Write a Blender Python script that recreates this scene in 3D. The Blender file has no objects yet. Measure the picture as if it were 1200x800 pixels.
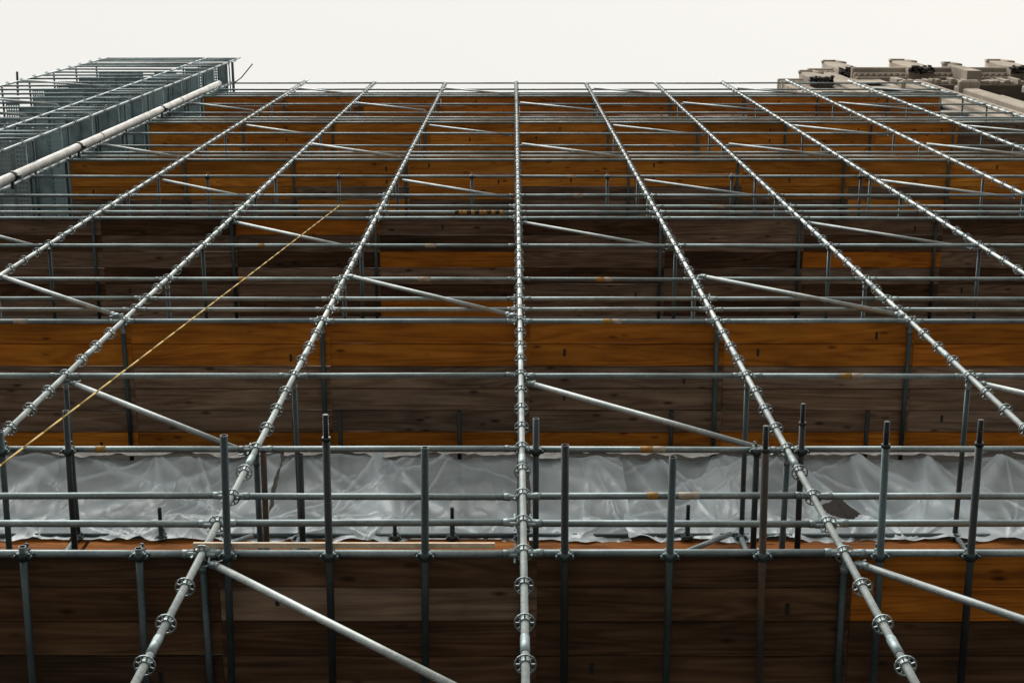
import bpy, bmesh, math, random
from mathutils import Vector, Matrix, noise

R = math.radians
random.seed(11)
S = bpy.context.scene
COL = S.collection

# ------------------------------------------------------------------ camera
CAM_H = 1.6
TH = R(74.86)
FPX = 1692.0
sT, cT = math.sin(TH), math.cos(TH)
cd = bpy.data.cameras.new('camera')
cam = bpy.data.objects.new('camera', cd)
COL.objects.link(cam)
cam.location = (0, 0, CAM_H)
cam.rotation_euler = (R(90) + TH, 0, 0)
cd.sensor_width = 36
cd.lens = FPX / 1200 * 36
cd.shift_x = -2 / 1200
cd.clip_end = 3000
S.camera = cam

# ------------------------------------------------------------------ sky, sun, exposure (overcast)
SUN_EL, SUN_AZ = 52, -28            # degrees; sun stands behind the camera, a bit to the left
w = bpy.data.worlds.new('World')
S.world = w
w.use_nodes = True
nt = w.node_tree
nt.nodes.clear()
out = nt.nodes.new('ShaderNodeOutputWorld')
bg = nt.nodes.new('ShaderNodeBackground')
sky = nt.nodes.new('ShaderNodeTexSky')
sky.sky_type = 'NISHITA'
sky.sun_disc = False
sky.sun_elevation = R(SUN_EL)
sky.sun_rotation = R(180 + SUN_AZ)
sky.dust_density = 5
sky.air_density = 1.5
cl = nt.nodes.new('ShaderNodeMix')
cl.data_type = 'RGBA'
cl.inputs[0].default_value = 0.93
nz = nt.nodes.new('ShaderNodeTexNoise')
nz.inputs['Scale'].default_value = 2.5
nz.inputs['Detail'].default_value = 5
rp = nt.nodes.new('ShaderNodeValToRGB')
rp.color_ramp.elements[0].color = (0.965, 0.935, 0.86, 1)
rp.color_ramp.elements[1].color = (1.0, 0.965, 0.885, 1)
sc = nt.nodes.new('ShaderNodeVectorMath')
sc.operation = 'SCALE'
sc.inputs['Scale'].default_value = 3.36
tc = nt.nodes.new('ShaderNodeTexCoord')
L = nt.links.new
L(tc.outputs['Generated'], nz.inputs['Vector'])
L(nz.outputs['Fac'], rp.inputs['Fac'])
L(rp.outputs['Color'], sc.inputs[0])
L(sky.outputs[0], cl.inputs[6])
L(sc.outputs[0], cl.inputs[7])
L(cl.outputs[2], bg.inputs['Color'])
bg.inputs['Strength'].default_value = 0.1
L(bg.outputs[0], out.inputs[0])

sl = bpy.data.lights.new('sun', 'SUN')
sl.energy = 1.2
sl.angle = R(50)
sl.color = (1.0, 0.96, 0.90)
sun = bpy.data.objects.new('sun', sl)
COL.objects.link(sun)
sun.rotation_euler = (R(90 - SUN_EL), 0, R(SUN_AZ))

S.view_settings.view_transform = 'Standard'
S.view_settings.look = 'None'
S.view_settings.gamma = 1
S.view_settings.use_curve_mapping = False
S.view_settings.exposure = 1.5
S.cycles.max_bounces = 8
S.cycles.transparent_max_bounces = 16

# ------------------------------------------------------------------ measuring helpers (heights Z are above the eye)
D = 3.73                            # front row of poles
W = 1.56                            # to the back row
def ZK(k): return 0.5 * (k + 16.2) - 1.01        # rosette k above the eye
def proj(x, y, z):
    z -= CAM_H
    d = y * cT + z * sT
    if d < 0.2: return None
    return 602 + FPX * x / d, 400 - FPX * (z * cT - y * sT) / d
def on_level(px, py, Z):            # where a sight line meets height Z
    v = 400 - py
    y = Z * (FPX * cT - v * sT) / (v * cT + FPX * sT)
    d = y * cT + Z * sT
    return (px - 602) * d / FPX, y
def on_wall(px, py, y):             # where it meets the upright plane y
    v = 400 - py
    Z = y * (v * cT + FPX * sT) / (FPX * cT - v * sT)
    d = y * cT + Z * sT
    return (px - 602) * d / FPX, Z + CAM_H
def seen(a, b, m=70):
    for i in range(13):
        t = i / 12
        q = proj(*(a[j] + (b[j] - a[j]) * t for j in range(3)))
        if q and -m < q[0] < 1200 + m and -m < q[1] < 800 + m: return True
    return False

# ------------------------------------------------------------------ materials
def nodes(name):
    m = bpy.data.materials.new(name)
    m.use_nodes = True
    return m, m.node_tree, m.node_tree.nodes['Principled BSDF']
def N(t, kind, **kw):
    n = t.nodes.new(kind)
    for k, v in kw.items():
        if k in n.inputs: n.inputs[k].default_value = v
        else: setattr(n, k, v)
    return n
def ramp(t, fac, stops):
    r = t.nodes.new('ShaderNodeValToRGB')
    e = r.color_ramp.elements
    while len(e) < len(stops): e.new(0.5)
    for el, (p, c) in zip(e, stops):
        el.position = p
        el.color = (*c, 1) if len(c) == 3 else c
    t.links.new(fac, r.inputs['Fac'])
    return r.outputs['Color']
def mixc(t, f, a, b, mode='MIX'):
    n = t.nodes.new('ShaderNodeMix')
    n.data_type = 'RGBA'
    n.blend_type = mode
    for sock, v in ((n.inputs[0], f), (n.inputs[6], a), (n.inputs[7], b)):
        if hasattr(v, 'default_value') or hasattr(v, 'links'): t.links.new(v, sock)
        else: sock.default_value = v if isinstance(v, (int, float)) else (*v, 1)
    return n.outputs[2]
def mathn(t, op, a, b=0.0):
    n = t.nodes.new('ShaderNodeMath')
    n.operation = op
    for s_, v in zip(n.inputs, (a, b)):
        if hasattr(v, 'links'): t.links.new(v, s_)
        else: s_.default_value = v
    return n.outputs[0]
def objvec(t, scale, jitter=60):
    c = t.nodes.new('ShaderNodeTexCoord')
    o = t.nodes.new('ShaderNodeObjectInfo')
    k = mathn(t, 'MULTIPLY', o.outputs['Random'], jitter)
    a = N(t, 'ShaderNodeVectorMath', operation='ADD')
    t.links.new(c.outputs['Object'], a.inputs[0])
    t.links.new(k, a.inputs[1])
    mp = N(t, 'ShaderNodeMapping')
    mp.inputs['Scale'].default_value = scale
    t.links.new(a.outputs[0], mp.inputs['Vector'])
    return mp.outputs['Vector'], o.outputs['Random']

def metal(name, base, lo=0.75, hi=1.15, metallic=0.55, rough=0.46, rust=0.0, rustc=(.20, .075, .03)):
    m, t, p = nodes(name)
    v, rnd = objvec(t, (1, 1, 1))
    n1 = N(t, 'ShaderNodeTexNoise', Scale=38.0, Detail=6.0, Roughness=.7)
    n2 = N(t, 'ShaderNodeTexNoise', Scale=3.2, Detail=4.0)
    n3 = N(t, 'ShaderNodeTexNoise', Scale=1.7, Detail=8.0, Roughness=.75)
    for n in (n1, n2, n3): t.links.new(v, n.inputs['Vector'])
    c = mixc(t, 1.0, base, ramp(t, n1.outputs['Fac'], [(.3, (.62,) * 3), (.7, (1.08,) * 3)]), 'MULTIPLY')
    c = mixc(t, 1.0, c, ramp(t, n2.outputs['Fac'], [(.35, (.66, .68, .68)), (.62, (1.05,) * 3)]), 'MULTIPLY')
    c = mixc(t, 1.0, c, ramp(t, rnd, [(0, (lo, lo * 1.02, lo * 1.03)), (1, (hi,) * 3)]), 'MULTIPLY')
    if rust:
        c = mixc(t, ramp(t, n3.outputs['Fac'], [(.72 - rust, (0,) * 3), (.80 - rust, (1,) * 3)]), c, rustc)
    t.links.new(c, p.inputs['Base Color'])
    p.inputs['Metallic'].default_value = metallic
    t.links.new(ramp(t, n1.outputs['Fac'], [(.2, (rough - .1,) * 3), (.8, (rough + .16,) * 3)]), p.inputs['Roughness'])
    return m
GALV = metal('galvanised_steel', (.305, .385, .405), rust=.045)
GALV_P = metal('bright_galvanised_steel', (.57, .63, .635), .88, 1.1, rust=.05, metallic=.4, rough=.5)
GALV_D = metal('shaded_galvanised_steel', (.088, .130, .142), .6, 1.3, rust=.05)  # darker copy of the galvanised steel, underside shade put into its colour
GALV_B = metal('brace_steel', (.47, .52, .525), .7, 1.15, rust=.05, metallic=.45, rough=.5)
RUSTY = metal('rusty_steel', (.075, .062, .054), rust=.24, rustc=(.095, .062, .043), metallic=.2, rough=.7)
DARKM = metal('dark_steel', (.035, .046, .050), .7, 1.2, rust=.02, metallic=.4)
PIPE = metal('pale_pipe', (.66, .65, .62), 1, 1, metallic=0, rough=.4, rust=.06, rustc=(.32, .22, .15))
STEELP = metal('steel_plank_metal', (.36, .47, .50), .7, 1.2, metallic=.45, rough=.5, rust=.02)
TOE = metal('toe_board_metal', (.46, .52, .55), .9, 1.1, metallic=.3, rough=.5)
def flat(name, c, rough=.6):
    m, t, p = nodes(name)
    v, rnd = objvec(t, (1, 1, 1))
    n = N(t, 'ShaderNodeTexNoise', Scale=14.0, Detail=5.0)
    t.links.new(v, n.inputs['Vector'])
    t.links.new(mixc(t, 1.0, c, ramp(t, n.outputs['Fac'], [(.3, (.68,) * 3), (.7, (1.1,) * 3)]), 'MULTIPLY'), p.inputs['Base Color'])
    p.inputs['Roughness'].default_value = rough
    return m
YELLOW = flat('yellow_tape', (.40, .22, .04))
TAN = flat('pale_sticker', (.40, .36, .29))
BLACK = flat('black_mark', (.012, .010, .009))
ROPE = flat('yellow_rope_fibre', (.55, .37, .075))
BATTEN = flat('fresh_timber', (.72, .56, .40))
GLASS = flat('dark_window_glass', (.02, .024, .028), .12)

def perforated():
    m, t, p = nodes('perforated_steel')
    t.nodes.remove(p)
    o = [n for n in t.nodes if n.type == 'OUTPUT_MATERIAL'][0]
    p = N(t, 'ShaderNodeBsdfPrincipled', Metallic=.45, Roughness=.5)
    p.inputs['Base Color'].default_value = (.33, .43, .46, 1)
    c = N(t, 'ShaderNodeTexCoord')
    s_ = N(t, 'ShaderNodeSeparateXYZ')
    t.links.new(c.outputs['Object'], s_.inputs[0])
    fx = mathn(t, 'SUBTRACT', mathn(t, 'FRACT', mathn(t, 'MULTIPLY', s_.outputs[0], 17.0)), .5)
    fy = mathn(t, 'SUBTRACT', mathn(t, 'FRACT', mathn(t, 'MULTIPLY', s_.outputs[1], 13.0)), .5)
    r2 = mathn(t, 'ADD', mathn(t, 'MULTIPLY', fx, fx), mathn(t, 'MULTIPLY', fy, fy))
    hole = mathn(t, 'LESS_THAN', r2, .06)
    mx = N(t, 'ShaderNodeMixShader')
    tr = N(t, 'ShaderNodeBsdfTransparent')
    t.links.new(hole, mx.inputs[0])
    t.links.new(p.outputs[0], mx.inputs[1])
    t.links.new(tr.outputs[0], mx.inputs[2])
    t.links.new(mx.outputs[0], o.inputs['Surface'])
    return m
PERF = perforated()

def wood(name, dark, mid, light, stain=.5, rough=.7):
    m, t, p = nodes(name)
    v, rnd = objvec(t, (1, 1, 1), 90)
    def scaled(s):
        mp = N(t, 'ShaderNodeMapping')
        mp.inputs['Scale'].default_value = s
        t.links.new(v, mp.inputs['Vector'])
        return mp.outputs['Vector']
    g = N(t, 'ShaderNodeTexNoise', Scale=1.0, Detail=10.0, Roughness=.75, Distortion=.12)
    t.links.new(scaled((1.6, 42, 42)), g.inputs['Vector'])
    lo = N(t, 'ShaderNodeTexNoise', Scale=1.0, Detail=2.5, Roughness=.45, Distortion=.6)
    t.links.new(scaled((.28, 3.6, 3.6)), lo.inputs['Vector'])
    ringv = mathn(t, 'MULTIPLY', mathn(t, 'ADD', mathn(t, 'SINE', mathn(t, 'MULTIPLY', lo.outputs['Fac'], 75.0)), 1.0), .5)
    pat = N(t, 'ShaderNodeTexNoise', Scale=1.0, Detail=5.0, Roughness=.6)
    t.links.new(scaled((1.0, 3.4, 3.4)), pat.inputs['Vector'])
    spk = N(t, 'ShaderNodeTexVoronoi', Scale=1.0)
    t.links.new(scaled((2.2, 6, 6)), spk.inputs['Vector'])
    g2 = N(t, 'ShaderNodeTexNoise', Scale=1.0, Detail=7.0, Roughness=.68, Distortion=.1)
    t.links.new(scaled((.9, 17, 17)), g2.inputs['Vector'])
    fac = mathn(t, 'ADD', mathn(t, 'ADD', mathn(t, 'MULTIPLY', g.outputs['Fac'], .42), mathn(t, 'MULTIPLY', g2.outputs['Fac'], .45)), mathn(t, 'MULTIPLY', ringv, .13))
    c = ramp(t, fac, [(.33, dark), (.50, mid), (.68, light)])
    c = mixc(t, 1.0, c, ramp(t, pat.outputs['Fac'], [(.30, (1 - stain,) * 3), (.60, (1.06,) * 3)]), 'MULTIPLY')
    c = mixc(t, 1.0, c, ramp(t, spk.outputs['Distance'], [(.05, (.25, .22, .2)), (.16, (1,) * 3)]), 'MULTIPLY')
    c = mixc(t, 1.0, c, ramp(t, rnd, [(0, (.66, .68, .70)), (.3, (1.0, .92, .84)), (.55, (.84, .84, .85)), (.8, (1.12, 1.08, 1.0)), (1, (1.25, 1.26, 1.3))]), 'MULTIPLY')
    t.links.new(c, p.inputs['Base Color'])
    p.inputs['Roughness'].default_value = rough
    p.inputs['Specular IOR Level'].default_value = .18
    b = N(t, 'ShaderNodeBump', Strength=.35, Distance=.004)
    t.links.new(fac, b.inputs['Height'])
    t.links.new(b.outputs[0], p.inputs['Normal'])
    return m
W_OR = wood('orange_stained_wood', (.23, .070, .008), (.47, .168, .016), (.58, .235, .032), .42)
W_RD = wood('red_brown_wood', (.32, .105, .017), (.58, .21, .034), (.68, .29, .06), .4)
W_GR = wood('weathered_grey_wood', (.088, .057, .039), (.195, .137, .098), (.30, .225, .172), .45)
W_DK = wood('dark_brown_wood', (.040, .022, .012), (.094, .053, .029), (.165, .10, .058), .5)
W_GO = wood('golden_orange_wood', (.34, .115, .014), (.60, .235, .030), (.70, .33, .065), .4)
WOODS = {'golden orange': W_GO, 'orange': W_OR, 'red brown': W_RD, 'weathered grey': W_GR, 'dark brown': W_DK}

def stone(name, c1, c2, soot):
    m, t, p = nodes(name)
    c = N(t, 'ShaderNodeTexCoord')
    n = N(t, 'ShaderNodeTexNoise', Scale=.9, Detail=9.0, Roughness=.7)
    n2 = N(t, 'ShaderNodeTexNoise', Scale=.35, Detail=6.0)
    br = N(t, 'ShaderNodeTexBrick', Scale=1.0)
    br.inputs['Color1'].default_value = (1, 1, 1, 1)
    br.inputs['Color2'].default_value = (.90, .89, .88, 1)
    br.inputs['Mortar'].default_value = (.6, .58, .56, 1)
    br.inputs['Mortar Size'].default_value = .012
    br.inputs['Row Height'].default_value = .45
    br.inputs['Brick Width'].default_value = 1.0
    mp = N(t, 'ShaderNodeMapping')
    mp.inputs['Rotation'].default_value = (R(90), 0, 0)
    t.links.new(c.outputs['Object'], mp.inputs['Vector'])
    t.links.new(mp.outputs[0], br.inputs['Vector'])
    for q in (n, n2): t.links.new(c.outputs['Object'], q.inputs['Vector'])
    k = ramp(t, n.outputs['Fac'], [(.3, c1), (.7, c2)])
    k = mixc(t, 1.0, k, br.outputs['Color'], 'MULTIPLY')
    k = mixc(t, ramp(t, n2.outputs['Fac'], [(.45, (0,) * 3), (.75, (soot,) * 3)]), k, (.10, .085, .07))
    t.links.new(k, p.inputs['Base Color'])
    p.inputs['Roughness'].default_value = .9
    p.inputs['Specular IOR Level'].default_value = .12
    b = N(t, 'ShaderNodeBump', Strength=.5, Distance=.03)
    t.links.new(n.outputs['Fac'], b.inputs['Height'])
    t.links.new(b.outputs[0], p.inputs['Normal'])
    return m
STONE = stone('pale_limestone', (.38, .335, .28), (.52, .465, .395), .55)
STONE_SHADE = stone('shade_black_stone', (.014, .012, .011), (.035, .031, .027), 0)  # near-black base colour stands in for shade in recesses and behind the sheets
STONE_D = stone('sooty_carved_stone', (.10, .085, .07), (.22, .185, .15), .8)

def plastic():
    m, t, p = nodes('milky_plastic_sheet')
    o = [n for n in t.nodes if n.type == 'OUTPUT_MATERIAL'][0]
    c = N(t, 'ShaderNodeTexCoord')
    n = N(t, 'ShaderNodeTexNoise', Scale=1.1, Detail=6.0, Roughness=.6, Distortion=.8)
    t.links.new(c.outputs['Object'], n.inputs['Vector'])
    at = N(t, 'ShaderNodeAttribute', attribute_name='gather')     # how many layers of film lie in a fold
    p.inputs['Base Color'].default_value = (.66, .72, .74, 1)
    t.links.new(ramp(t, n.outputs['Fac'], [(.35, (.60, .72, .79)), (.65, (.76, .87, .93))]), p.inputs['Base Color'])
    p.inputs['Roughness'].default_value = .24
    p.inputs['Specular IOR Level'].default_value = .55
    cr = N(t, 'ShaderNodeTexNoise', Scale=2.2, Detail=1.0, Roughness=.4, Distortion=.5)
    mp2 = N(t, 'ShaderNodeMapping')
    mp2.inputs['Scale'].default_value = (2.2, 2.2, .55)
    mp2.inputs['Rotation'].default_value = (0, R(25), 0)
    t.links.new(c.outputs['Object'], mp2.inputs['Vector'])
    t.links.new(mp2.outputs[0], cr.inputs['Vector'])
    ridge = mathn(t, 'POWER', mathn(t, 'SUBTRACT', 1.0, mathn(t, 'MULTIPLY', mathn(t, 'ABSOLUTE', mathn(t, 'SUBTRACT', cr.outputs['Fac'], .5)), 3.0)), 4.0)
    bp_ = N(t, 'ShaderNodeBump', Strength=.45, Distance=.022)
    t.links.new(ridge, bp_.inputs['Height'])
    t.links.new(bp_.outputs[0], p.inputs['Normal'])
    tl = N(t, 'ShaderNodeBsdfTranslucent')
    tl.inputs['Color'].default_value = (.70, .75, .77, 1)
    tp = N(t, 'ShaderNodeBsdfTransparent')
    tp.inputs['Color'].default_value = (.9, .92, .92, 1)
    a = N(t, 'ShaderNodeMixShader', Fac=.30)
    t.links.new(p.outputs[0], a.inputs[1])
    t.links.new(tl.outputs[0], a.inputs[2])
    clear = mathn(t, 'MULTIPLY', ramp(t, at.outputs['Fac'], [(.0, (.66,) * 3), (.30, (.28,) * 3), (.7, (.0,) * 3)]), ramp(t, n.outputs['Fac'], [(.35, (1,) * 3), (.65, (.72,) * 3)]))
    b = N(t, 'ShaderNodeMixShader')
    t.links.new(clear, b.inputs[0])
    t.links.new(a.outputs[0], b.inputs[1])
    t.links.new(tp.outputs[0], b.inputs[2])
    t.links.new(b.outputs[0], o.inputs['Surface'])
    return m
PLASTIC = plastic()
HEM = flat('white_plastic_hem', (.84, .85, .85), .4)

# ------------------------------------------------------------------ mesh helpers
def finish(bm, name, mats, smooth=False):
    me = bpy.data.meshes.new(name)
    bm.normal_update()
    bm.to_mesh(me)
    bm.free()
    for m in (mats if isinstance(mats, (list, tuple)) else [mats]): me.materials.append(m)
    if smooth:
        for p in me.polygons: p.use_smooth = True
    return me
def put(me, name, loc=(0, 0, 0), parent=None, label=None, cat=None, group=None, kind=None, rot=None):
    o = bpy.data.objects.new(name, me)
    COL.objects.link(o)
    o.location = loc
    if rot is not None: o.rotation_euler = rot
    if parent: o.parent = parent
    if label:
        nw = len(label.replace(',', ' ').split())
        if not (2 if cat is None else 4) <= nw <= 16: print('LABELLEN', nw, label)
        o['label'] = label
    if cat: o['category'] = cat
    if group: o['group'] = group
    if kind: o['kind'] = kind
    return o
def box(bm, x0, x1, y0, y1, z0, z1, mi=0, bev=0):
    r = bmesh.ops.create_cube(bm, size=1)
    vs = r['verts']
    for v in vs:
        v.co = Vector(((x0 + x1) / 2 + v.co.x * (x1 - x0), (y0 + y1) / 2 + v.co.y * (y1 - y0), (z0 + z1) / 2 + v.co.z * (z1 - z0)))
    fs = {f for v in vs for f in v.link_faces}
    for f in fs: f.material_index = mi
    if bev:
        es = list({e for v in vs for e in v.link_edges})
        g = bmesh.ops.bevel(bm, geom=es, offset=bev, segments=1, affect='EDGES')
        for f in g['faces']: f.material_index = mi
def tube(bm, a, b, r, seg=12, mi=0, r2=None, hollow=0):
    a, b = Vector(a), Vector(b)
    d = b - a
    M = Matrix.Translation((a + b) / 2) @ d.to_track_quat('Z', 'Y').to_matrix().to_4x4()
    q = bmesh.ops.create_cone(bm, cap_ends=True, segments=seg, radius1=r, radius2=r if r2 is None else r2, depth=d.length, matrix=M)
    fs = {f for v in q['verts'] for f in v.link_faces}
    for f in fs:
        f.material_index = mi
        f.smooth = len(f.verts) == 4
    if hollow:                     # open pipe ends
        caps = [f for f in fs if len(f.verts) == seg]
        g = bmesh.ops.inset_individual(bm, faces=caps, thickness=hollow)
        for f in caps:
            n = f.normal.copy()
            if n.length == 0:
                f.normal_update(); n = f.normal.copy()
            ex = bmesh.ops.extrude_face_region(bm, geom=[f])
            vv = [e for e in ex['geom'] if isinstance(e, bmesh.types.BMVert)]
            for v_ in vv: v_.co -= n * .12
            bmesh.ops.delete(bm, geom=[f], context='FACES')
def tube_mesh(name, a, b, r, mat, seg=12, hollow=0):
    bm = bmesh.new()
    tube(bm, a, b, r, seg, hollow=hollow)
    return finish(bm, name, mat)
ORD = 'zeroth first second third fourth fifth sixth seventh eighth ninth tenth eleventh twelfth thirteenth fourteenth fifteenth sixteenth seventeenth eighteenth nineteenth twentieth'.split()
ORD += ['twenty-' + q for q in ORD[1:10]] + ['thirtieth'] + ['thirty-' + q for q in ORD[1:10]]
def ordw(n): return ORD[n]

# ------------------------------------------------------------------ ground
def ground():
    bm = bmesh.new()
    bmesh.ops.create_grid(bm, x_segments=2, y_segments=2, size=1500)
    m, t, p = nodes('asphalt')
    c = N(t, 'ShaderNodeTexCoord')
    n = N(t, 'ShaderNodeTexNoise', Scale=3.0, Detail=8.0)
    t.links.new(c.outputs['Object'], n.inputs['Vector'])
    t.links.new(ramp(t, n.outputs['Fac'], [(.3, (.07, .07, .069)), (.7, (.11, .108, .105))]), p.inputs['Base Color'])
    p.inputs['Roughness'].default_value = .8
    put(finish(bm, 'ground', m), 'ground', (0, 0, -.12), kind='structure')
    bm = bmesh.new()
    box(bm, -60, 60, -14, 5.6, -.119, 0)
    m, t, p = nodes('pale_paving')
    c = N(t, 'ShaderNodeTexCoord')
    b = N(t, 'ShaderNodeTexBrick', Scale=1.0)
    b.inputs['Color1'].default_value = (.25, .24, .225, 1)
    b.inputs['Color2'].default_value = (.20, .195, .185, 1)
    b.inputs['Mortar'].default_value = (.09, .088, .085, 1)
    b.inputs['Mortar Size'].default_value = .008
    t.links.new(c.outputs['Object'], b.inputs['Vector'])
    t.links.new(b.outputs['Color'], p.inputs['Base Color'])
    p.inputs['Roughness'].default_value = .85
    put(finish(bm, 'pavement', m), 'pavement', kind='structure')
ground()

# ------------------------------------------------------------------ stone building behind
BLD = put(None, 'stone_building', (12, 6, 0), label='pale limestone tower block with dark windows and hooded gables, rising behind the scaffold at right', cat='building')
def bpart(bm, name, mat, parent=BLD, smooth=False):
    o = put(finish(bm, name, mat, smooth), name, parent=parent)
    o.location = (-12, -6, 0) if parent is BLD else (0, 0, 0)
    return o
def H(z): return z + CAM_H
FX = 5.5
def building():
    bm = bmesh.new(); box(bm, -14, 11.48, 5.75, 9, 0, H(43)); bpart(bm, 'wall', STONE_SHADE)  # painted near-black so the tear in the plastic looks shaded
    storeys = [61.4 - 3.1 * i for i in range(9)]
    # corner block, lower roofline; window openings are real recesses between masonry strips
    def block(x0, x1, ztop, cols, rows, y0, y1):
        bm = bmesh.new()
        xs = [x0]
        for c in cols: xs += [c - .45, c + .45]
        xs.append(x1)
        for i in range(0, len(xs), 2): box(bm, xs[i], xs[i + 1], y0, y1, 0, ztop)
        for c in cols:
            zs = [0]
            for r_ in sorted(rows): zs += [r_ - .95, r_ + .95]
            zs.append(ztop - .003)
            for i in range(0, len(zs), 2): box(bm, c - .45, c + .45, y0 + .012, y1, zs[i], zs[i + 1])
        bpart(bm, 'wall', STONE)
        for c in cols:
            for r_ in rows:
                bm = bmesh.new(); box(bm, c - .45, c + .45, y0 + .7, y0 + .74, r_ - .95, r_ + .95)
                wn = bpart(bm, 'window', GLASS)
                bm = bmesh.new()
                box(bm, c - .447, c + .447, y0 + .05, y0 + .69, r_ + .80, r_ + .945)  # dark frame lining added to stand in for shade under the window head
                box(bm, c - .447, c - .39, y0 + .05, y0 + .69, r_ - .94, r_ + .797)
                box(bm, c + .39, c + .447, y0 + .05, y0 + .69, r_ - .94, r_ + .797)
                box(bm, c - .03, c + .03, y0 + .4, y0 + .69, r_ - .94, r_ + .797)
                bpart(bm, 'reveal_shade_frame', DARKM, wn)
    block(11.5, 13.648, H(63.2), [12.9], [H(z) for z in storeys], FX, 9)
    block(13.65, 15.9, H(67.6), [15.15], [H(z + .6) for z in [64.6] + [q - .7 for q in storeys]], FX - .1, 9)
    # right wing: deep loggia bays between piers, their shade put into the stone colour
    bm = bmesh.new(); box(bm, 15.9, 46, 7.6, 9, 0, H(64.2)); bpart(bm, 'wall', STONE_SHADE)
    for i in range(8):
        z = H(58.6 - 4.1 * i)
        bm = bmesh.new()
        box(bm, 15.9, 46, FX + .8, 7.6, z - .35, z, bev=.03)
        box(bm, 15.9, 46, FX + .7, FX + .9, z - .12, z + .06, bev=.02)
        bpart(bm, 'spandrel_band', STONE_D if i % 3 == 0 else STONE_SHADE)  # recess shade is in the colour of the darker bands
    px_ = [16.35, 18.5, 21.3, 24.0, 26.7, 29.4, 32.1, 34.8]
    for i, x in enumerate(px_):
        hw = .50 if i == 0 else .30
        bm = bmesh.new()
        box(bm, x - hw, x + hw, FX - (.30 if i == 0 else .12), FX + .2, 0, H(60.4), bev=.06)
        if i == 0: box(bm, x - .2, x + .2, FX - .42, FX - .28, 0, H(59.2), bev=.05)
        box(bm, x - hw - .12, x + hw + .12, FX - .42, 6.0, H(59.2), H(59.6), bev=.08)
        bpart(bm, 'pier', STONE)
        if i < len(px_) - 1:
            xm = (x + px_[i + 1]) / 2
            rr = random.Random(i)
            bm = bmesh.new()
            for dz in range(5):
                z0 = H(56.2 - 3.4 * dz)
                box(bm, xm - .5, xm + .5, 7.5, 7.58, z0 - 1.9, z0)
            bpart(bm, 'window', GLASS)
            bm = bmesh.new()
            box(bm, xm - .11, xm + .11, FX + .2, FX + .46, H(38), H(59.6), bev=.03)
            bpart(bm, 'mullion', STONE)
    bm = bmesh.new()
    box(bm, 15.9, 46, FX - .02, 7.6, H(61.7), H(63.5), bev=.03)
    bpart(bm, 'frieze', STONE_D)
    rr = random.Random(8)
    bm = bmesh.new()
    x = 16.2
    while x < 38:
        wd = rr.uniform(.07, .26)
        box(bm, x, x + wd, FX - .13 - rr.uniform(0, .12), FX - .021, H(61.8 + rr.uniform(-.05, .3)), H(62.8 + rr.uniform(-.5, .5)), bev=.012)
        x += wd + rr.uniform(.03, .16)
    bpart(bm, 'carved_relief', STONE)
    def cornice(x0, x1, z, proj_, yb=9):
        bm = bmesh.new()
        box(bm, x0, x1, FX - proj_ * .35, yb, z - .95, z - .62, bev=.03)
        box(bm, x0 - .02, x1, FX - proj_ * .65, yb, z - .617, z - .33, bev=.05)
        box(bm, x0 - .06, x1, FX - proj_, yb, z - .327, z, bev=.04)
        x = x0 + .1
        while x < min(x1, 36):
            box(bm, x, x + .12, FX - proj_ * .55, FX - proj_ * .33, z - .80, z - .63)
            x += .26
        bpart(bm, 'cornice', STONE)
    cornice(11.46, 13.63, H(63.3), .16)
    cornice(13.64, 15.88, H(67.9), .24)
    cornice(14.9, 46, H(64.5), .55)
    def hood(x, ztop, wdt, tall, carved=True, fwd=.32):
        # tall gabled dormer front over a window bay, carved foliage at its foot
        yf = FX - fwd
        bm = bmesh.new()
        pr = [(-wdt, -tall), (wdt, -tall), (wdt, -1.3), (wdt * .62, -.12), (-wdt * .62, 0), (-wdt, -1.1)]
        fr = [bm.verts.new((x + a, yf, ztop + b)) for a, b in pr]
        bk = [bm.verts.new((x + a, FX + .35, ztop + b)) for a, b in pr]
        bm.faces.new(fr[::-1]); bm.faces.new(bk)
        for i in range(6): bm.faces.new((fr[i], fr[(i + 1) % 6], bk[(i + 1) % 6], bk[i]))
        bmesh.ops.recalc_face_normals(bm, faces=bm.faces)
        for (a, b), (c, d) in zip(pr[2:5], pr[3:6]):
            tube(bm, (x + a, yf - .02, ztop + b), (x + c, yf - .02, ztop + d), .06, 8)
        h = bpart(bm, 'gable_hood', STONE)
        if not carved: return
        bm = bmesh.new()
        rr = random.Random(int(x * 10))
        for i in range(70):
            a = rr.uniform(-1, 1)
            M = Matrix.Translation((x + a * wdt, yf + rr.uniform(-.07, .22), ztop - tall + rr.uniform(-.8, .5) * (1 - .7 * abs(a)))) @ Matrix.Diagonal((rr.uniform(.04, .09), rr.uniform(.03, .07), rr.uniform(.12, .35), 1))
            bmesh.ops.create_icosphere(bm, subdivisions=1, radius=1, matrix=M @ Matrix.Rotation(rr.uniform(0, 3), 4, 'Y'))
        bpart(bm, 'carved_bracket', STONE_SHADE, h)  # leaf carving in shadow, the shade put into its stone colour
    hood(12.95, H(64.9), .48, 3.4)
    hood(15.25, H(71.0), .52, 4.6)
    for x, z, wd, ca in ((17.7, 67.8, .55, True), (19.45, 66.0, .30, False), (22.1, 67.7, .55, True), (24.6, 66.0, .30, False), (27.2, 67.7, .55, True)):
        hood(x, H(z), wd, 4.2, ca, .6)
building()

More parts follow.
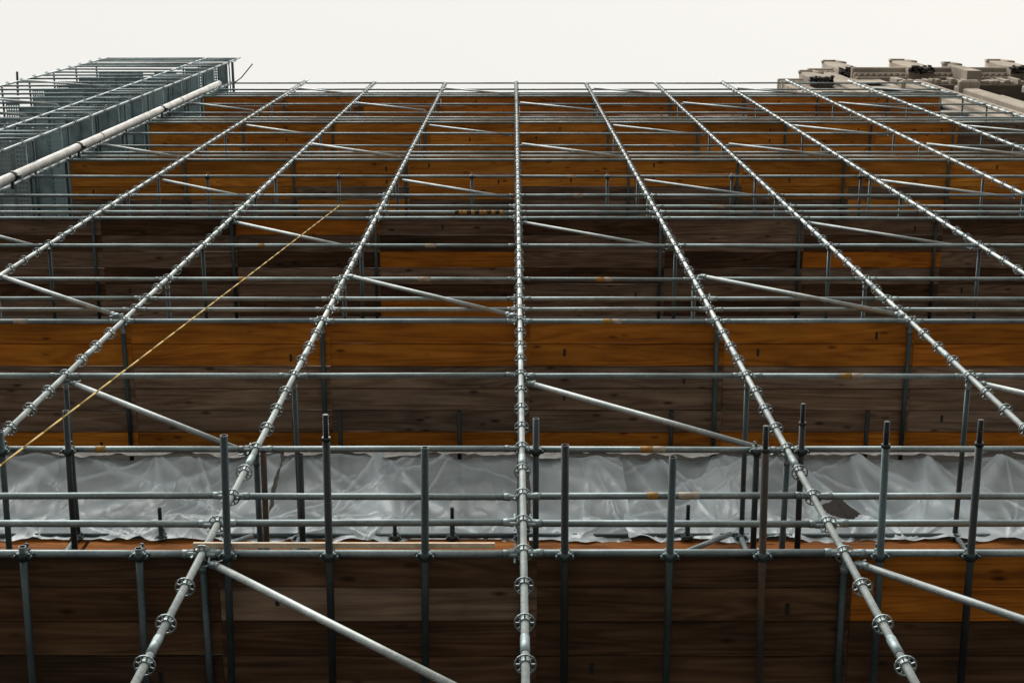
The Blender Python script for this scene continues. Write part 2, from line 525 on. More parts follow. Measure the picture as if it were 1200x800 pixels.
# ------------------------------------------------------------------ scaffold poles
PX = {-4: -8.27, -3: -6.09, -2: -4.08, -1: -2.0, 0: .06, 1: 2.125, 2: 4.14, 3: 6.11, 4: 8.04, 5: 9.90, 6: 11.9}
def pole_word(i):
    if i == 0: return 'middle pole'
    return '%s pole %s of the middle' % (ordw(abs(i)), 'left' if i < 0 else 'right')
def bay_word(b):
    n, s_ = (b + 1, 'right') if b >= 0 else (-b, 'left')
    return '%s bay %s of middle' % (ordw(n), s_)
RT = .0242

def rosette_mesh(seg=16):
    bm = bmesh.new()
    def ring(r0, r1, z0, z1):
        vs = []
        for i in range(seg):
            a = 2 * math.pi * i / seg
            ca, sa = math.cos(a), math.sin(a)
            vs.append([bm.verts.new((r * ca, r * sa, z)) for r, z in ((r0, z0), (r1, z0), (r1, z1), (r0, z1))])
        for i in range(seg):
            p, q = vs[i], vs[(i + 1) % seg]
            for j in range(4): bm.faces.new((p[j], q[j], q[(j + 1) % 4], p[(j + 1) % 4]))
    ring(.054, .0625, -.0045, .0045)
    ring(RT, .034, -.012, .012)
    for i in range(8):
        a = i * math.pi / 4
        M = Matrix.Rotation(a, 4, 'Z')
        wd = .007 if i % 2 else .010
        q = bmesh.ops.create_cube(bm, size=1, matrix=M @ Matrix.Translation((.043, 0, 0)) @ Matrix.Diagonal((.022, wd, .0085, 1)))
    bmesh.ops.recalc_face_normals(bm, faces=bm.faces)
    return finish(bm, 'rosette', GALV)
ROS = rosette_mesh()
def collar_mesh():
    bm = bmesh.new(); tube(bm, (0, 0, -.10), (0, 0, .10), RT + .004, 12)
    return finish(bm, 'joint_collar', GALV)
COLLAR = collar_mesh()
def pole_mesh(h): return tube_mesh('scaffold_pole', (0, 0, 0), (0, 0, h), RT, GALV_P, 14)
TOPK = 72.4
PH = H(ZK(TOPK))
pm = pole_mesh(PH)
for i, x in PX.items():
    o = put(pm, 'scaffold_pole', (x, D, 0), label='pale steel upright, the %s, ringed with rosettes' % pole_word(i), cat='pole', group='upright scaffold poles along the front')
    o.rotation_euler = (random.uniform(-.0008, .0008), random.uniform(-.0006, .0006), 0)
    for k in range(-3, 72):
        z = H(ZK(k))
        if seen((x, D, z), (x, D, z), 60):
            c = put(ROS, 'rosette', (0, 0, z), parent=o, rot=(0, 0, R(22.5 * (i % 2))))
    for k in range(0, 72, 6):
        z = H(ZK(k)) + .22
        if seen((x, D, z), (x, D, z), 60): put(COLLAR, 'joint_collar', (0, 0, z), parent=o)

# ------------------------------------------------------------------ ledgers and guard rails
def head_mesh():
    bm = bmesh.new()
    box(bm, .030, .095, -.019, .019, -.032, .032, bev=.008)
    box(bm, .048, .060, -.005, .005, -.075, .085)
    tube(bm, (.085, 0, 0), (.13, 0, 0), RT + .003, 10)
    return finish(bm, 'wedge_head', GALV)
HEAD = head_mesh()
def sleeve_mesh(name, l, r, mats):
    bm = bmesh.new()
    n = len(mats)
    for i in range(n): tube(bm, (l * i / n, 0, 0), (l * (i + 1) / n - .001, 0, 0), r, 12, i)
    return finish(bm, name, mats)
deck_name = ['lowest deck', 'second deck', 'third deck', 'fourth deck', 'fifth deck', 'top deck']
LEDM = {b: tube_mesh('scaffold_ledger', (.04, 0, 0), (PX[b + 1] - PX[b] - .04, 0, 0), RT, GALV, 12) for b in range(-4, 6)}
LED = {}
for lev in range(0, 6):
    k0 = 3 + 12 * lev
    for dk in (-4, 0, 1, 2, 4, 8):
        if dk == -4 and lev > 0: continue
        k = k0 + dk
        if k > 71: continue
        dn = deck_name[lev]
        up = deck_name[lev + 1] if lev < 5 else None
        for b in range(-4, 6):
            z = H(ZK(k))
            a, e = (PX[b], D, z), (PX[b + 1], D, z)
            if not seen(a, e): continue
            bw = bay_word(b)
            if dk == -4: nm, lb = 'scaffold_ledger', 'grey steel ledger below the lowest deck, %s' % bw
            elif dk == 0: nm, lb = 'scaffold_ledger', 'grey ledger along the front edge of the %s, %s' % (dn, bw)
            elif dk == 1: nm, lb = 'guard_rail', 'lower grey guard rail over the %s, %s' % (dn, bw)
            elif dk == 2: nm, lb = 'guard_rail', 'upper grey guard rail over the %s, %s' % (dn, bw)
            elif up is None: nm, lb = 'guard_rail', '%s thin rail against the sky above the top deck, %s' % ('lower' if dk == 4 else 'uppermost', bw)
            else:
                nm = 'scaffold_ledger'
                lb = '%s bare ledger between %s and %s, %s' % ('lower' if dk == 4 else 'upper', dn, up, bw)
            o = put(LEDM[b], nm, a, label=lb, cat='rail' if nm == 'guard_rail' else 'ledger', group='guard rails' if nm == 'guard_rail' else 'horizontal ledgers between the poles')
            o.rotation_euler = (random.uniform(-.5, .5), random.uniform(-.0035, .0035), random.uniform(-.003, .003))
            LED[(k, b)] = o
            if k <= 31:
                for q, rz in ((0, 0), (PX[b + 1] - PX[b], math.pi)):
                    put(HEAD, 'wedge_head', (q, 0, 0), parent=o, rot=(0, 0, rz))
# top rails between k=63 and 71 already above; tape and stickers on some rails
YT = sleeve_mesh('tape_band', .08, RT + .002, [YELLOW])
TT = sleeve_mesh('tape_band', .20, RT + .002, [YELLOW, TAN])
PT = sleeve_mesh('tape_band', .15, RT + .002, [TAN])
HZ = sleeve_mesh('hazard_tape', .72, RT + .004, [BLACK, YELLOW, YELLOW, BLACK, YELLOW, BLACK, YELLOW, YELLOW, BLACK, YELLOW, BLACK, YELLOW])
def band(k, px, me, lab):
    d = D * cT + ZK(k) * sT
    x = (px - 602) * d / FPX
    for b in range(-4, 6):
        if PX[b] < x < PX[b + 1] and (k, b) in LED:
            put(me, me.name.split('.')[0], (x - PX[b], 0, 0), parent=LED[(k, b)], label=lab)
for k, px, me in ((7, 112, YT), (7, 750, TT), (5, 758, YT), (5, 795, PT), (11, 985, TT), (19, 490, PT), (19, 698, TT), (15, 706, TT),
                  (15, 16, PT), (23, 303, YT), (23, 498, PT), (19, 280, YT), (31, 672, PT), (43, 782, PT), (35, 665, PT), (29, 838, PT), (40, 1045, PT)):
    band(k, px, me, 'yellow tape band' if me is YT else 'yellow and tan sticker band' if me is TT else 'pale worn sticker band')
band(28, 533, HZ, 'yellow and black hazard tape')

# ------------------------------------------------------------------ cross tubes at every lift
XT = tube_mesh('cross_tube', (0, .04, 0), (0, W + .05, 0), RT, GALV_D, 12)
XH = bpy.data.meshes.new_from_object(put(HEAD, 'tmp')) if False else HEAD
for k in range(3, 72, 4):
    for i, x in PX.items():
        z = H(ZK(k))
        if k == 71: continue
        if not seen((x, D, z), (x, D + W, z), 50): continue
        lev, r_ = divmod(k - 3, 12)
        if r_ == 0: wd = 'under the %s' % deck_name[lev]
        else:
            up = deck_name[lev + 1] if lev < 5 else 'the sky'
            wd = '%s lift above the %s' % ('first' if r_ == 4 else 'second', deck_name[lev])
        o = put(XT, 'cross_tube', (x, D, z), label='inward cross tube %s, %s' % (wd, pole_word(i)), cat='tube', group='cross tubes running inward from the poles')
        o.rotation_euler = (0, 0, random.uniform(-.006, .006))
        if k <= 19: put(HEAD, 'wedge_head', (0, 0, 0), parent=o, rot=(0, 0, R(90)))

# ------------------------------------------------------------------ diagonal braces
BRH = HEAD
def brace(a, b, label, heads=True, mat=GALV_B, group='diagonal braces across the front'):
    a, b = Vector(a), Vector(b)
    Ln = (b - a).length
    me = tube_mesh('diagonal_brace', (.10, 0, 0), (Ln - .10, 0, 0), RT, mat, 12)
    o = put(me, 'diagonal_brace', a, label=label, cat='brace', group=group)
    o.rotation_mode = 'QUATERNION'
    o.rotation_quaternion = (b - a).to_track_quat('X', 'Z')
    if heads:
        for q, rz in ((0, 0), (Ln, math.pi)): put(HEAD, 'wedge_head', (q, 0, 0), parent=o, rot=(0, 0, rz))
    return o
n = 0
for k in range(3, 72, 8):
    odd = ((k - 3) // 8) % 2 == 0
    for i in range(-4, 6):
        if (i % 2 != 0) != odd: continue
        yo = D - .05 if k in (19, 43, 59, 67) else D + .05
        a = Vector((PX[i] + .04, yo, H(ZK(k)) - .02))
        b = Vector((PX[i + 1] - .04, yo, H(ZK(k - 4)) + .02))
        if not seen(a, b, 30): continue
        lev = (k - 3) // 12
        brace(a, b, 'pale diagonal brace falling from %s %s, %s lift from the bottom' % (pole_word(i).replace(' pole', ' pole'), '' if i else '', ordw((k - 3) // 4 + 1)) if False else
              'pale brace, %s row of braces from the bottom, %s' % (ordw((k - 3) // 8 + 1), bay_word(i)), heads=k <= 27)

# ------------------------------------------------------------------ deck boards
BW, BT, PITCH = .2415, .040, .2435
def board_mesh(l, mat, slot):
    bm = bmesh.new()
    nx = 8
    rr = random.Random(int(l * 1000) + slot)
    vs = []
    for i in range(nx + 1):
        x = l * i / nx
        warp = .006 * math.sin(i * .9 + slot) + rr.uniform(-.001, .001)
        wv = rr.uniform(-.0012, .0012)
        row = []
        for y, z in ((-BW / 2, .022), (-BW / 2 + .0065, 0), (BW / 2 - .0065, 0), (BW / 2, .022), (BW / 2, BT), (-BW / 2, BT)):
            row.append(bm.verts.new((x, y + wv * (1 if y > 0 else -1), z + warp)))
        vs.append(row)
    for i in range(nx):
        for j in range(6): bm.faces.new((vs[i][j], vs[i + 1][j], vs[i + 1][(j + 1) % 6], vs[i][(j + 1) % 6]))
    bm.faces.new(vs[0]); bm.faces.new(vs[-1][::-1])
    bmesh.ops.recalc_face_normals(bm, faces=bm.faces)
    if slot:                         # a burnt-in maker's slot near one end of the underside
        fx = (.18, .44, .80)[slot - 1] * l
        zb = .006 * math.sin(round(fx / l * nx) * .9 + slot)
        box(bm, fx - .013, fx + .013, -.038 + .03 * (slot - 2), .038 + .03 * (slot - 2), zb - .0075, zb + .012, 1)
    return finish(bm, 'scaffold_board', [mat, BLACK])
_bm = {}
def get_board(l, col, slot):
    key = (round(l, 2), col, slot)
    if key not in _bm: _bm[key] = board_mesh(round(l, 2), WOODS[col], slot)
    return _bm[key]
W_ED = wood('dark_orange_edge_wood', (.12, .038, .006), (.27, .090, .010), (.35, .13, .02), .5)
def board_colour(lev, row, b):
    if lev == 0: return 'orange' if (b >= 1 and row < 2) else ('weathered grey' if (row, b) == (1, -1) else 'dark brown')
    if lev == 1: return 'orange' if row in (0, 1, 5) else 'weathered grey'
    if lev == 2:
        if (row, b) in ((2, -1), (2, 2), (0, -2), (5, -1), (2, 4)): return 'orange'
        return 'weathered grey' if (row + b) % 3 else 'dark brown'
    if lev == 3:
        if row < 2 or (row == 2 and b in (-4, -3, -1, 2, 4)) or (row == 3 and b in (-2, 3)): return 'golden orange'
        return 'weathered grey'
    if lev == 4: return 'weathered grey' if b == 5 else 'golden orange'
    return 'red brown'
for lev in range(6):
    z = H(ZK(3 + 12 * lev)) + RT + .004
    off = [random.uniform(.05, .12) for _ in range(12)]
    for b in range(-4, 6):
        x0 = PX[b] + off[b + 4] if b > -4 else PX[b] + .06
        x1 = PX[b + 1] + off[b + 5] - .001
        if b == 5: x1 = 11.3 if lev == 5 else PX[6] + .05
        for row in range(6):
            y = D + .135 + row * PITCH
            if not seen((x0, y, z), (x1, y, z), 40): continue
            # upper rows that a lower deck hides need not be built
            q = proj((x0 + x1) / 2, y - BW / 2, z)
            if lev > 0:
                qf = proj(0, D + .02, H(ZK(3 + 12 * (lev - 1))))
                if q and q[1] > qf[1] + 6: continue
            col = board_colour(lev, row, b)
            slot = random.choice((0, 0, 0, 1, 2, 3)) if row < 2 else random.choice((0,) * 7 + (1, 3))
            j = random.uniform(-.002, .002)
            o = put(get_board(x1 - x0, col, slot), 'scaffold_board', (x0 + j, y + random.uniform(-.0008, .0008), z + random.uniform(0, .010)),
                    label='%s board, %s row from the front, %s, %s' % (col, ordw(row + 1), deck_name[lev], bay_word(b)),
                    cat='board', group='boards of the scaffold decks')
            o.rotation_euler = (random.uniform(-.012, .012), random.uniform(-.0015, .0015), random.uniform(-.0016, .0016))

# steel toe boards on the top deck
for b in range(-4, 6):
    z = H(ZK(63)) + .03
    l = PX[b + 1] - PX[b]
    bm = bmesh.new()
    box(bm, .05, l - .05, 0, .03, .02, .24, bev=.006)
    box(bm, .05, l - .05, -.012, -.001, .205, .235)
    put(finish(bm, 'toe_board', TOE), 'toe_board', (PX[b], D + .03, z), label='pale grey steel toe board on the top deck, %s' % bay_word(b), cat='toe board', group='steel toe boards of the top deck')

# ------------------------------------------------------------------ clamped tubes (running inward, coupled under the ledgers)
def coupler_mesh():
    bm = bmesh.new()
    tube(bm, (0, -.028, 0), (0, .028, 0), RT + .009, 12)
    tube(bm, (-.028, 0, .05), (.028, 0, .05), RT + .009, 12)
    for sx in (-1, 1):
        box(bm, sx * .034 - .012, sx * .034 + .012, -.02, .02, -.014, .014, bev=.004)
        tube(bm, (sx * .052, 0, -.035), (sx * .052, 0, .035), .009, 8)
        tube(bm, (sx * .052, 0, .018), (sx * .052, 0, .034), .016, 6)
        tube(bm, (0, sx * .044, .02), (0, sx * .044, .085), .009, 8)
        tube(bm, (0, sx * .044, .066), (0, sx * .044, .084), .015, 6)
    return finish(bm, 'coupler', GALV_D)
COUP = coupler_mesh()
def thread_mesh():
    bm = bmesh.new()
    tube(bm, (0, -.16, 0), (0, 0, 0), .016, 10)
    for i in range(10): tube(bm, (0, -.155 + i * .014, 0), (0, -.149 + i * .014, 0), .0195, 10)
    tube(bm, (0, -.012, 0), (0, .012, 0), .030, 6)
    return finish(bm, 'threaded_end', DARKM)
THR = thread_mesh()
def inward_tube(x, y0, y1, z, mat, label, cats='tube', coup=None, thread=False, rz=0, group='loose tubes clamped across the ledgers'):
    me = tube_mesh('clamped_tube', (0, 0, 0), (0, y1 - y0, 0), RT, mat, 12, hollow=0 if thread else .004)
    o = put(me, 'clamped_tube', (x, y0, z), label=label, cat=cats, group=group, rot=(0, 0, rz))
    if coup is not None: put(COUP, 'coupler', (0, coup - y0, 0), parent=o)
    if thread: put(THR, 'threaded_end', (0, 0, 0), parent=o)
    return o
LV3 = ZK(3) - .05
spec3 = [(27, 650, 640, GALV_D, 0, 'grey tube ending at its coupler in the lower left corner'),
         (163, 650, 642, GALV_D, 0, 'grey tube ending at its coupler, between corner and first left pole'),
         (270, 650, 510, GALV_D, 0, 'grey tube jutting out just right of first pole left of the middle'),
         (387, 650, 514, DARKM, 1, 'dark tube with threaded tip jutting out left of the batten end'),
         (500, 650, 524, GALV_D, 0, 'open grey tube jutting out over the pale timber batten'),
         (661, 650, 521, DARKM, 0, 'dark tube jutting out just right of the middle pole'),
         (785, 650, 535, GALV_D, 0, 'shortest jutting tube, open ended, midway right of the middle pole'),
         (891, 650, 527, RUSTY, 1, 'rust-brown jutting tube left of the first pole right of middle'),
         (1029, 650, 522, GALV_D, 1, 'grey tube with threaded tip right of first pole right of middle'),
         (1136, 650, 520, DARKM, 1, 'rightmost dark jutting tube with threaded tip')]
for px, pc, pt, mat, th, lab in spec3:
    x, _ = on_level(px, pc, LV3)
    _, y0 = on_level(px, pt, LV3)
    inward_tube(x, y0, 5.25, H(LV3), mat, lab, coup=D, thread=bool(th), rz=random.uniform(-.012, .012) - .012 * (x / 2.2))
LV7 = ZK(7) - .05
for px, pt, mat, th, lab in ((4, 505, GALV_D, 0, 'grey tube crossing the plastic at the left edge'),
                             (82, 481, DARKM, 0, 'dark tube crossing the plastic beside the second left pole'),
                             (309, 530, RUSTY, 0, 'rusty brown tube crossing the plastic near first left pole'),
                             (352, 532, DARKM, 0, 'dark tube crossing the plastic, right of the rusty one'),
                             (628, 490, GALV_D, 0, 'grey tube close along the right of the middle pole'),
                             (886, 525, DARKM, 0, 'dark tube crossing the plastic behind the rust-brown jutting tube'),
                             (938, 496, DARKM, 1, 'dark tube with threaded tip above plastic, beside first right pole')):
    x, _ = on_level(px, 540, LV7)
    _, y0 = on_level(px, pt, LV7)
    inward_tube(x, y0, 5.2, H(LV7), mat, lab, coup=D if y0 < D - .02 else None, thread=bool(th), rz=-.012 * (x / 2.2))
LV11 = ZK(11) - .05
for px, pt, mat, lab in ((188, 613, DARKM, 'short threaded stub below the plastic, far left'), (463, 632, RUSTY, 'short rusty stub below the plastic, left of middle pole'),
                         (530, 613, DARKM, 'short dark threaded stub below the plastic, nearest left of middle'), (806, 610, DARKM, 'short dark threaded stub below the plastic, right of middle')):
    x, y0 = on_level(px, pt, LV11)
    inward_tube(x, y0, 5.9, H(LV11), mat, lab, coup=D + W, thread=True, group='short stubs on the back ledger')
LV15 = ZK(15) - .06
for px, lab in ((398, 'short dark tube end under second deck, first bay left of middle, left one'), (538, 'short dark tube end under second deck, nearest left of middle pole'),
                (787, 'short dark tube end under second deck, first bay right of middle'), (1017, 'short dark tube end under second deck, far right bay')):
    x, y0 = on_level(px, 481, LV15)
    inward_tube(x, y0, 5.5, H(LV15), DARKM, lab, group='tube ends under the second deck')
LV35 = ZK(35) - .05
for j, (px, w_) in enumerate(((243, 'second bay left'), (397, 'near first left pole'), (553, 'first bay left of middle'), (712, 'first bay right of middle'), (858, 'second bay right'), (1009, 'third bay right'))):
    x, y0 = on_level(px, 206, LV35)
    inward_tube(x, y0, 5.2, H(LV35), GALV_D, 'short grey tube hung midway in the lift under fourth deck, %s' % w_, coup=D, group='mid-bay tubes under the fourth deck')

# ------------------------------------------------------------------ back row below the plastic
BY = D + W
ZB = H(ZK(11))
for b in (-3, -2, -1, 0, 1, 2):
    me = tube_mesh('back_ledger', (.03, 0, 0), (PX[b + 1] - PX[b] - .03, 0, 0), RT, GALV_D, 12)
    put(me, 'back_ledger', (PX[b], BY, ZB), label='grey back ledger along the foot of the plastic, %s' % bay_word(b), cat='ledger', group='back ledgers below the plastic')
bp = tube_mesh('back_pole', (0, 0, 0), (0, 0, ZB + .08), RT, GALV, 12)
for i in range(-3, 4):
    o = put(bp, 'back_pole', (PX[i], BY, 0), label='grey back upright showing below the plastic, behind the %s' % pole_word(i), cat='pole', group='back uprights below the plastic')
    put(COUP, 'coupler', (0, 0, ZB - .05), parent=o)
for b in (-3, -2, -1, 0, 1, 2):
    l = PX[b + 1] - PX[b]
    bm = bmesh.new()
    box(bm, .02, l - .015, 0, .038, 0, .62, bev=.005)
    box(bm, .02, l - .012, -.006, .030, -.66, -.012, bev=.005)
    o = put(finish(bm, 'edge_board', W_ED), 'edge_board', (PX[b] + .1, BY + .034, ZB - .62), label='orange-brown board on edge below the plastic, %s' % bay_word(b), cat='board', group='orange boards on edge below the plastic')
for (p0, p1, lab) in (((306, 624), (225, 652), 'short slanting tube behind first left pole, below the plastic'), ((864, 622), (790, 652), 'short slanting tube left of first right pole, below the plastic')):
    x0, z0 = on_wall(*p0, BY - .06)
    x1, z1 = on_wall(*p1, BY - .06)
    brace((x0, BY - .06, z0), (x1, BY - .06, z1), lab, heads=False, mat=GALV, group='slanting tubes of the back row')

# ------------------------------------------------------------------ plastic sheets
def sheet(px0, px1, name_label, seed, hole=None):
    yb, yt = BY + .05, BY - .22      # hangs from the board ends and is pulled back to the wall below
    x0, zb = on_wall(px0, 637, yb)
    x1, _ = on_wall(px1, 637, yb)
    _, zt = on_wall(600, 537, yt)
    rr = random.Random(seed)
    nx, nz = max(10, int((x1 - x0) / .016)), 120
    pins = [x0 + rr.uniform(.0, .15)]
    while pins[-1] < x1: pins.append(pins[-1] + rr.uniform(.35, .9))
    rays = []                         # taut folds running from the fixing points, top and foot
    for p in pins:
        for q in range(rr.randint(3, 6)):
            rays.append((p, zt + rr.uniform(.0, .08), rr.uniform(-1.05, 1.05), rr.uniform(.6, 2.6), rr.choice((.014, .03, .055, .09)), rr.uniform(.3, 1.0), -1))
        if rr.random() < .8:
            pf = p + rr.uniform(-.3, .3)
            for q in range(rr.randint(2, 5)):
                rays.append((pf, zb - .02, rr.uniform(-1.2, 1.2), rr.uniform(.3, 1.2), rr.choice((.012, .03, .06)), rr.uniform(.3, .9), 1))
    bm = bmesh.new()
    lay = bm.verts.layers.float.new('gather')
    g = []
    for j in range(nz + 1):
        row = []
        t = j / nz
        for i in range(nx + 1):
            u = i / nx
            x = x0 + (x1 - x0) * u
            lo_ = .09 * noise.noise((x * 2.2, seed, 0)) + .05 * noise.noise((x * 7, seed, 4))
            hi_ = .05 * noise.noise((x * 3.1, seed, 9)) + .04 * noise.noise((x * 9, seed, 7))
            z = zb + lo_ + (zt + hi_ - zb - lo_) * t
            y = yb + (yt - yb) * t ** 1.5
            ga = 0
            for rx, rz, an, ln, wd, am, dr in rays:
                ex, ez = x - rx, (z - rz) * dr
                if abs(ex) > 2.2: continue
                al = ex * math.sin(an) + ez * math.cos(an)
                if not 0 < al < ln: continue
                ac = ex * math.cos(an) - ez * math.sin(an) + .03 * math.sin(al * 3 + rx * 9)
                w_ = wd * (.5 + .9 * al / ln)
                if abs(ac) < 3 * w_: ga += am * math.exp(-(ac / w_) ** 2) * (1 - al / ln) ** .6 * min(1, al * 8)
            q = Vector((x * 1.1, z * .9, seed * 3.1))
            s_ = .06 * noise.noise(q) + .030 * (1 - 2.4 * abs(noise.noise(Vector((x * 2.6 + z * .5, z * .7, seed))))) + .022 * noise.noise(q * 2.6) + .040 * min(ga, 1.6) + .0015 * noise.noise(q * 9)
            ga = min(1, ga * .8 + max(0, noise.noise(q * 1.9 + Vector((7, 7, 7)))) * .35 + max(0, .5 - 3.2 * t) + max(0, (t - .95) * 8) + .1)
            s_ += .07 * math.exp(-((t - .16) / .10) ** 2) * (1 + noise.noise((x * 1.7, seed, 3)))       # slack gathered near the foot
            wob = .05 * noise.noise((z * 2.2, seed, 1.7)) + .02 * noise.noise((z * 8, seed, 5))
            e = max(0, 1 - min(u, 1 - u) * (x1 - x0) / .25)
            vv = bm.verts.new((x + wob * e, y - s_, z))
            vv[lay] = ga
            row.append(vv)
        g.append(row)
    for j in range(nz):
        for i in range(nx):
            c = (g[j][i].co + g[j + 1][i + 1].co) / 2
            if hole:
                hxn, hzn = (c.x - hole[0]) / hole[2], (c.z - hole[1] + .55 * (c.x - hole[0])) / hole[3]
                if abs(hxn) + abs(hzn) < 1 + .45 * noise.noise(c * 5): continue
            bm.faces.new((g[j][i], g[j][i + 1], g[j + 1][i + 1], g[j + 1][i]))
    o = put(finish(bm, 'plastic_sheet', PLASTIC, True), 'plastic_sheet', (0, 0, 0), label=name_label, cat='plastic sheet', group='milky plastic sheets over the wall')
    # crumpled upper hem, turned over the tubes behind the deck's last board
    bm = bmesh.new()
    prev = None
    for i in range(nx + 1):
        tp_ = g[nz][i].co if False else None
        x = x0 + (x1 - x0) * i / nx
        hi_ = .05 * noise.noise((x * 3.1, seed, 9)) + .04 * noise.noise((x * 9, seed, 7))
        dn = max(0, .07 + .22 * noise.noise((x * 1.9, seed, 5)) + .06 * noise.noise((x * 8, seed, 2)))
        n1, n2 = noise.noise((x * 6, 1, seed)), noise.noise((x * 9, 8, seed))
        row = [bm.verts.new((x, yt + .03 + .02 * n2, zt + .22)),
               bm.verts.new((x, yt - .03 + .03 * n1, zt + .14 + hi_)),
               bm.verts.new((x, yt - .07 + .03 * n2, zt + .05 + hi_)),
               bm.verts.new((x + .02, yt - .065 + .02 * n1, zt + .02 + hi_ - dn))]
        if prev:
            for q in range(3): bm.faces.new((prev[q], row[q], row[q + 1], prev[q + 1]))
        prev = row
    put(finish(bm, 'crumpled_hem', HEM, True), 'crumpled_hem', parent=o)
    return o
sheet(-70, 300, 'milky plastic sheet left of the first pole left of middle', 1)
sheet(303, 606, 'milky plastic sheet between first left pole and the middle pole', 2)
sheet(622, 742, 'narrow milky plastic sheet just right of the middle pole', 3)
hx, hz_ = on_wall(985, 602, BY)
sheet(737, 1270, 'wide milky plastic sheet at right with a dark tear', 4, (hx, hz_, .17, .30))

# ------------------------------------------------------------------ steel-decked access tower at the left
TD = 3.10                            # its front stands closer to the street
TX = [-8.20, -9.17, -12.15]
TZT = ZK(71) + .3
tnames = ['rightmost', 'middle', 'leftmost']
tp = tube_mesh('tower_pole', (0, 0, 0), (0, 0, H(TZT + 1.1)), RT, GALV, 12)
tp2 = tube_mesh('tower_pole', (0, 0, 0), (0, 0, H(TZT - 4.5)), RT, GALV, 12)
for i, x in enumerate(TX):
    o = put(tp, 'tower_pole', (x, TD, 0), label='%s front upright of the steel-decked tower at left' % tnames[i], cat='pole', group='uprights of the steel-decked tower')
    for k in range(20, 74, 2):
        z = ZK(k)
        if z < TZT + .9 and seen((x, TD, H(z)), (x, TD, H(z)), 10): put(ROS, 'rosette', (0, 0, H(z)), parent=o)
LEVELS = [ZK(71) + .1 - 2 * n for n in range(10)]
rail_i = {0: 0, 1: 0}
for li, z in enumerate(LEVELS):
    for bay in (0, 1):
        x0, x1 = TX[bay + 1], TX[bay]
        for dz in ((1.0, .5, -.03) if bay == 0 and li % 2 or li < 2 else (1.0, -.03)):
            if li == 0 and dz == 1.0 and bay == 1: pass
            a, b = (x0, TD, H(z + dz)), (x1, TD, H(z + dz))
            if not seen(a, b, 10): continue
            rail_i[bay] += 1
            n_ = rail_i[bay]
            me = LEDM.get(('t', bay))
            if me is None:
                me = LEDM[('t', bay)] = tube_mesh('tower_rail', (.03, 0, 0), (x1 - x0 - .03, 0, 0), RT, GALV, 10)
            put(me, 'tower_rail', a, label='grey rail, %s below the top of the tower, %s bay' % (ordw(n_), 'narrow right' if bay == 0 else 'wide left'), cat='rail', group='rails of the steel-decked tower', rot=(0, random.uniform(-.004, .004), random.uniform(-.004, .004)))
    # inward tubes on both sides
    for i, x in enumerate(TX):
        if seen((x, TD, H(z)), (x, 5.2, H(z)), 0):
            me = LEDM.get('tx')
            if me is None: me = LEDM['tx'] = tube_mesh('tower_cross_tube', (0, .03, 0), (0, 2.1, 0), RT, GALV_D, 10)
            put(me, 'tower_cross_tube', (x, TD, H(z) - .03), label='grey inward tube, %s tower level from the top, %s upright' % (ordw(li + 1), tnames[i]), cat='tube', group='inward tubes of the tower')
def splank(wd, l, perf):
    bm = bmesh.new()
    box(bm, .004, wd - .004, 0, l, .05, .053, 1 if perf else 0)
    for a in (.004, wd - .016): box(bm, a, a + .012, .001, l - .001, 0, .0495, 0)
    for q in range(5):
        y = .08 + (l - .2) * q / 4
        box(bm, .018, wd - .018, y, y + .03, .03, .049, 0)
    return finish(bm, 'steel_plank', [STEELP, PERF])
SPM = {}
for li, z in enumerate(LEVELS):
    for bay in (0, 1):
        x1, x0 = TX[bay], TX[bay + 1]
        n_ = 3 if bay == 0 else 9
        wd = (x1 - x0 - (.18 if bay == 0 else .06)) / n_
        for q in range(n_):
            rr = random.Random(li * 50 + bay * 17 + q)
            if bay == 1 and rr.random() < .22: continue
            if bay == 0 and (li, q) in ((3, 1), (6, 2)): continue
            xa = x1 - (.15 if bay == 0 else .03) - (q + 1) * wd
            y0, y1 = (TD + .05, 5.18) if bay == 0 else (TD + .30, 5.18)
            if not seen((xa, y0, H(z)), (xa + wd, y1, H(z)), 20): continue
            perf = rr.random() < .35
            key = (bay, perf)
            if key not in SPM: SPM[key] = splank(wd, y1 - y0, perf)
            put(SPM[key], 'steel_plank', (xa, y0, H(z) + .03), label='%s grey steel plank, %s from right, %s tower level down, %s bay' % ('perforated' if perf else 'plain', ordw(q + 1), ordw(li + 1), 'right' if bay == 0 else 'left'),
                cat='steel plank', group='steel planks of the tower')
# braces of the tower's wide bay
for li in (4, 6, 7):
    z = LEVELS[li]
    a, b = (TX[2] + .1, TD - .05, H(z + 1.0)), (TX[1] - .1, TD - .05, H(z - .9))
    if seen(a, b, 0): brace(a, b, 'pale slanting brace in the wide tower bay, %s level from top' % ordw(li + 1), heads=False, group='braces of the tower')
# loose rods at the tower's top and a mast at its left
for j, (p0, p1, zz, lab) in enumerate((((264, 73), (266, 115), ZK(71), 'leftmost of three thin rods hanging beside the tower top'), ((268, 72), (271, 116), ZK(71), 'middle of three thin rods hanging beside the tower top'),
                                       ((273, 73), (275, 110), ZK(71), 'rightmost of three thin rods hanging beside the tower top'), ((275, 97), (283, 91), ZK(71) - .4, 'short bent end of a rod beside the tower'),
                                       ((283, 91), (296, 75), ZK(71) - .4, 'thin rod slanting into the sky beside the tower'), ((20, 84), (21, 112), ZK(60), 'dark mast-like tube standing out at the far left of the tower'))):
    xa, ya = on_level(*p0, zz)
    xb, yb = on_level(*p1, zz)
    me = tube_mesh('loose_rod', (0, 0, 0), (xb - xa, yb - ya, 0), .016 if j < 5 else .03, GALV_D if j != 4 else RUSTY, 8)
    put(me, 'loose_rod', (xa, ya, H(zz)), label=lab, cat='rod')

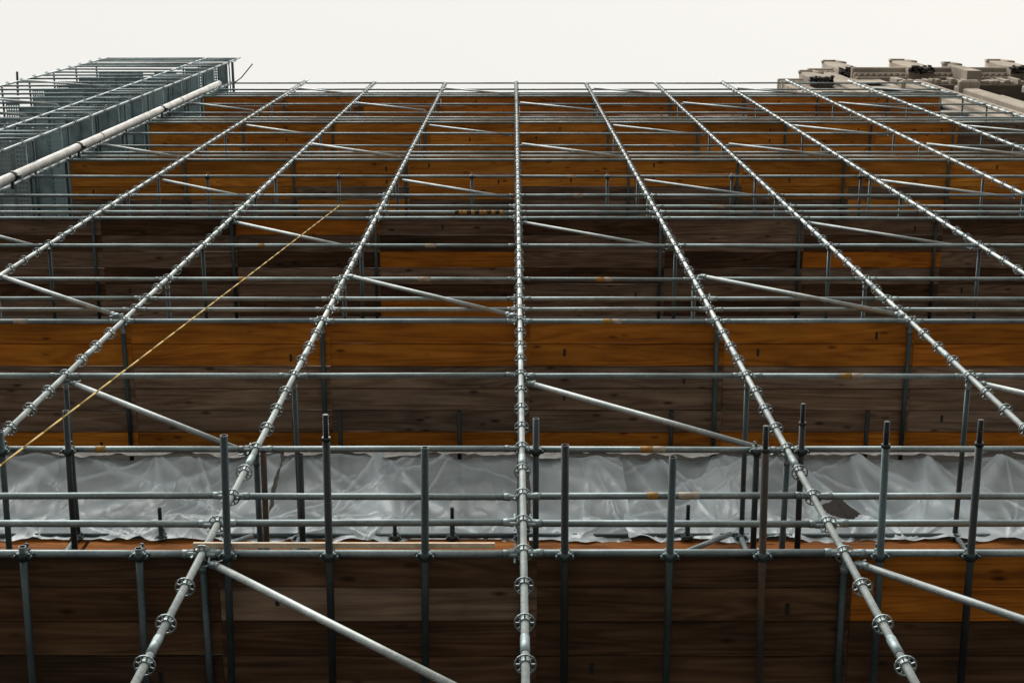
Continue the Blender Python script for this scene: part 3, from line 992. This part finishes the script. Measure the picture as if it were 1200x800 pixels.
# ------------------------------------------------------------------ pale pipe down the tower's edge
x, y = PX[-4] + .15, D - .2
bm = bmesh.new()
tube(bm, (0, 0, 0), (0, 0, H(ZK(66.3))), .074, 20, hollow=.008)
pp = put(finish(bm, 'drain_pipe', PIPE), 'drain_pipe', (x, y, 0), label='thick pale pipe running up the edge between tower and decks', cat='pipe')
bm = bmesh.new()
tube(bm, (0, 0, -.05), (0, 0, .05), .088, 20)
box(bm, -.02, .02, .09, .2, -.03, .03)
box(bm, .09, .14, -.03, .03, -.05, .05, bev=.008)
cl_ = finish(bm, 'pipe_clamp', DARKM)
for py in (128, 172, 207):
    _, z = on_wall(300, py, y)
    put(cl_, 'pipe_clamp', (0, 0, z), parent=pp)
bm = bmesh.new(); tube(bm, (0, 0, -.05), (0, 0, .05), .079, 20)
cj = finish(bm, 'pipe_joint', PIPE)
for py in (118, 160):
    _, z = on_wall(300, py, y)
    put(cj, 'pipe_joint', (0, 0, z), parent=pp)

# ------------------------------------------------------------------ rope and batten
xa, za = on_wall(398, 241, D - .04)
xb, zb = on_wall(-90, 614, 2.9)
bm = bmesh.new()
A, B = Vector((xa, D - .04, za)), Vector((xb, 2.9, zb))
ns = 40
P = [A.lerp(B, i / ns) - Vector((0, 0, .06 * math.sin(math.pi * i / ns))) for i in range(ns + 1)]
for p, q in zip(P, P[1:]): tube(bm, p, q, .0062, 8)
bmesh.ops.create_uvsphere(bm, u_segments=10, v_segments=8, radius=.02, matrix=Matrix.Translation(A))
put(finish(bm, 'rope', ROPE), 'rope', label='thin yellow rope slanting down to the left across the scaffold', cat='rope')
z = ZK(3) + .045
xa, ya = on_level(228, 654, z)
xb, yb = on_level(580, 644.5, z)
bm = bmesh.new()
box(bm, 0, xb - xa, -.018, .018, 0, .020, bev=.002)
me = finish(bm, 'timber_batten', BATTEN)
put(me, 'timber_batten', (xa, D - .04, H(ZK(3)) + RT + .002), label='pale timber batten lying along the front ledger of the lowest deck', cat='batten', rot=(0, -.012, .006))
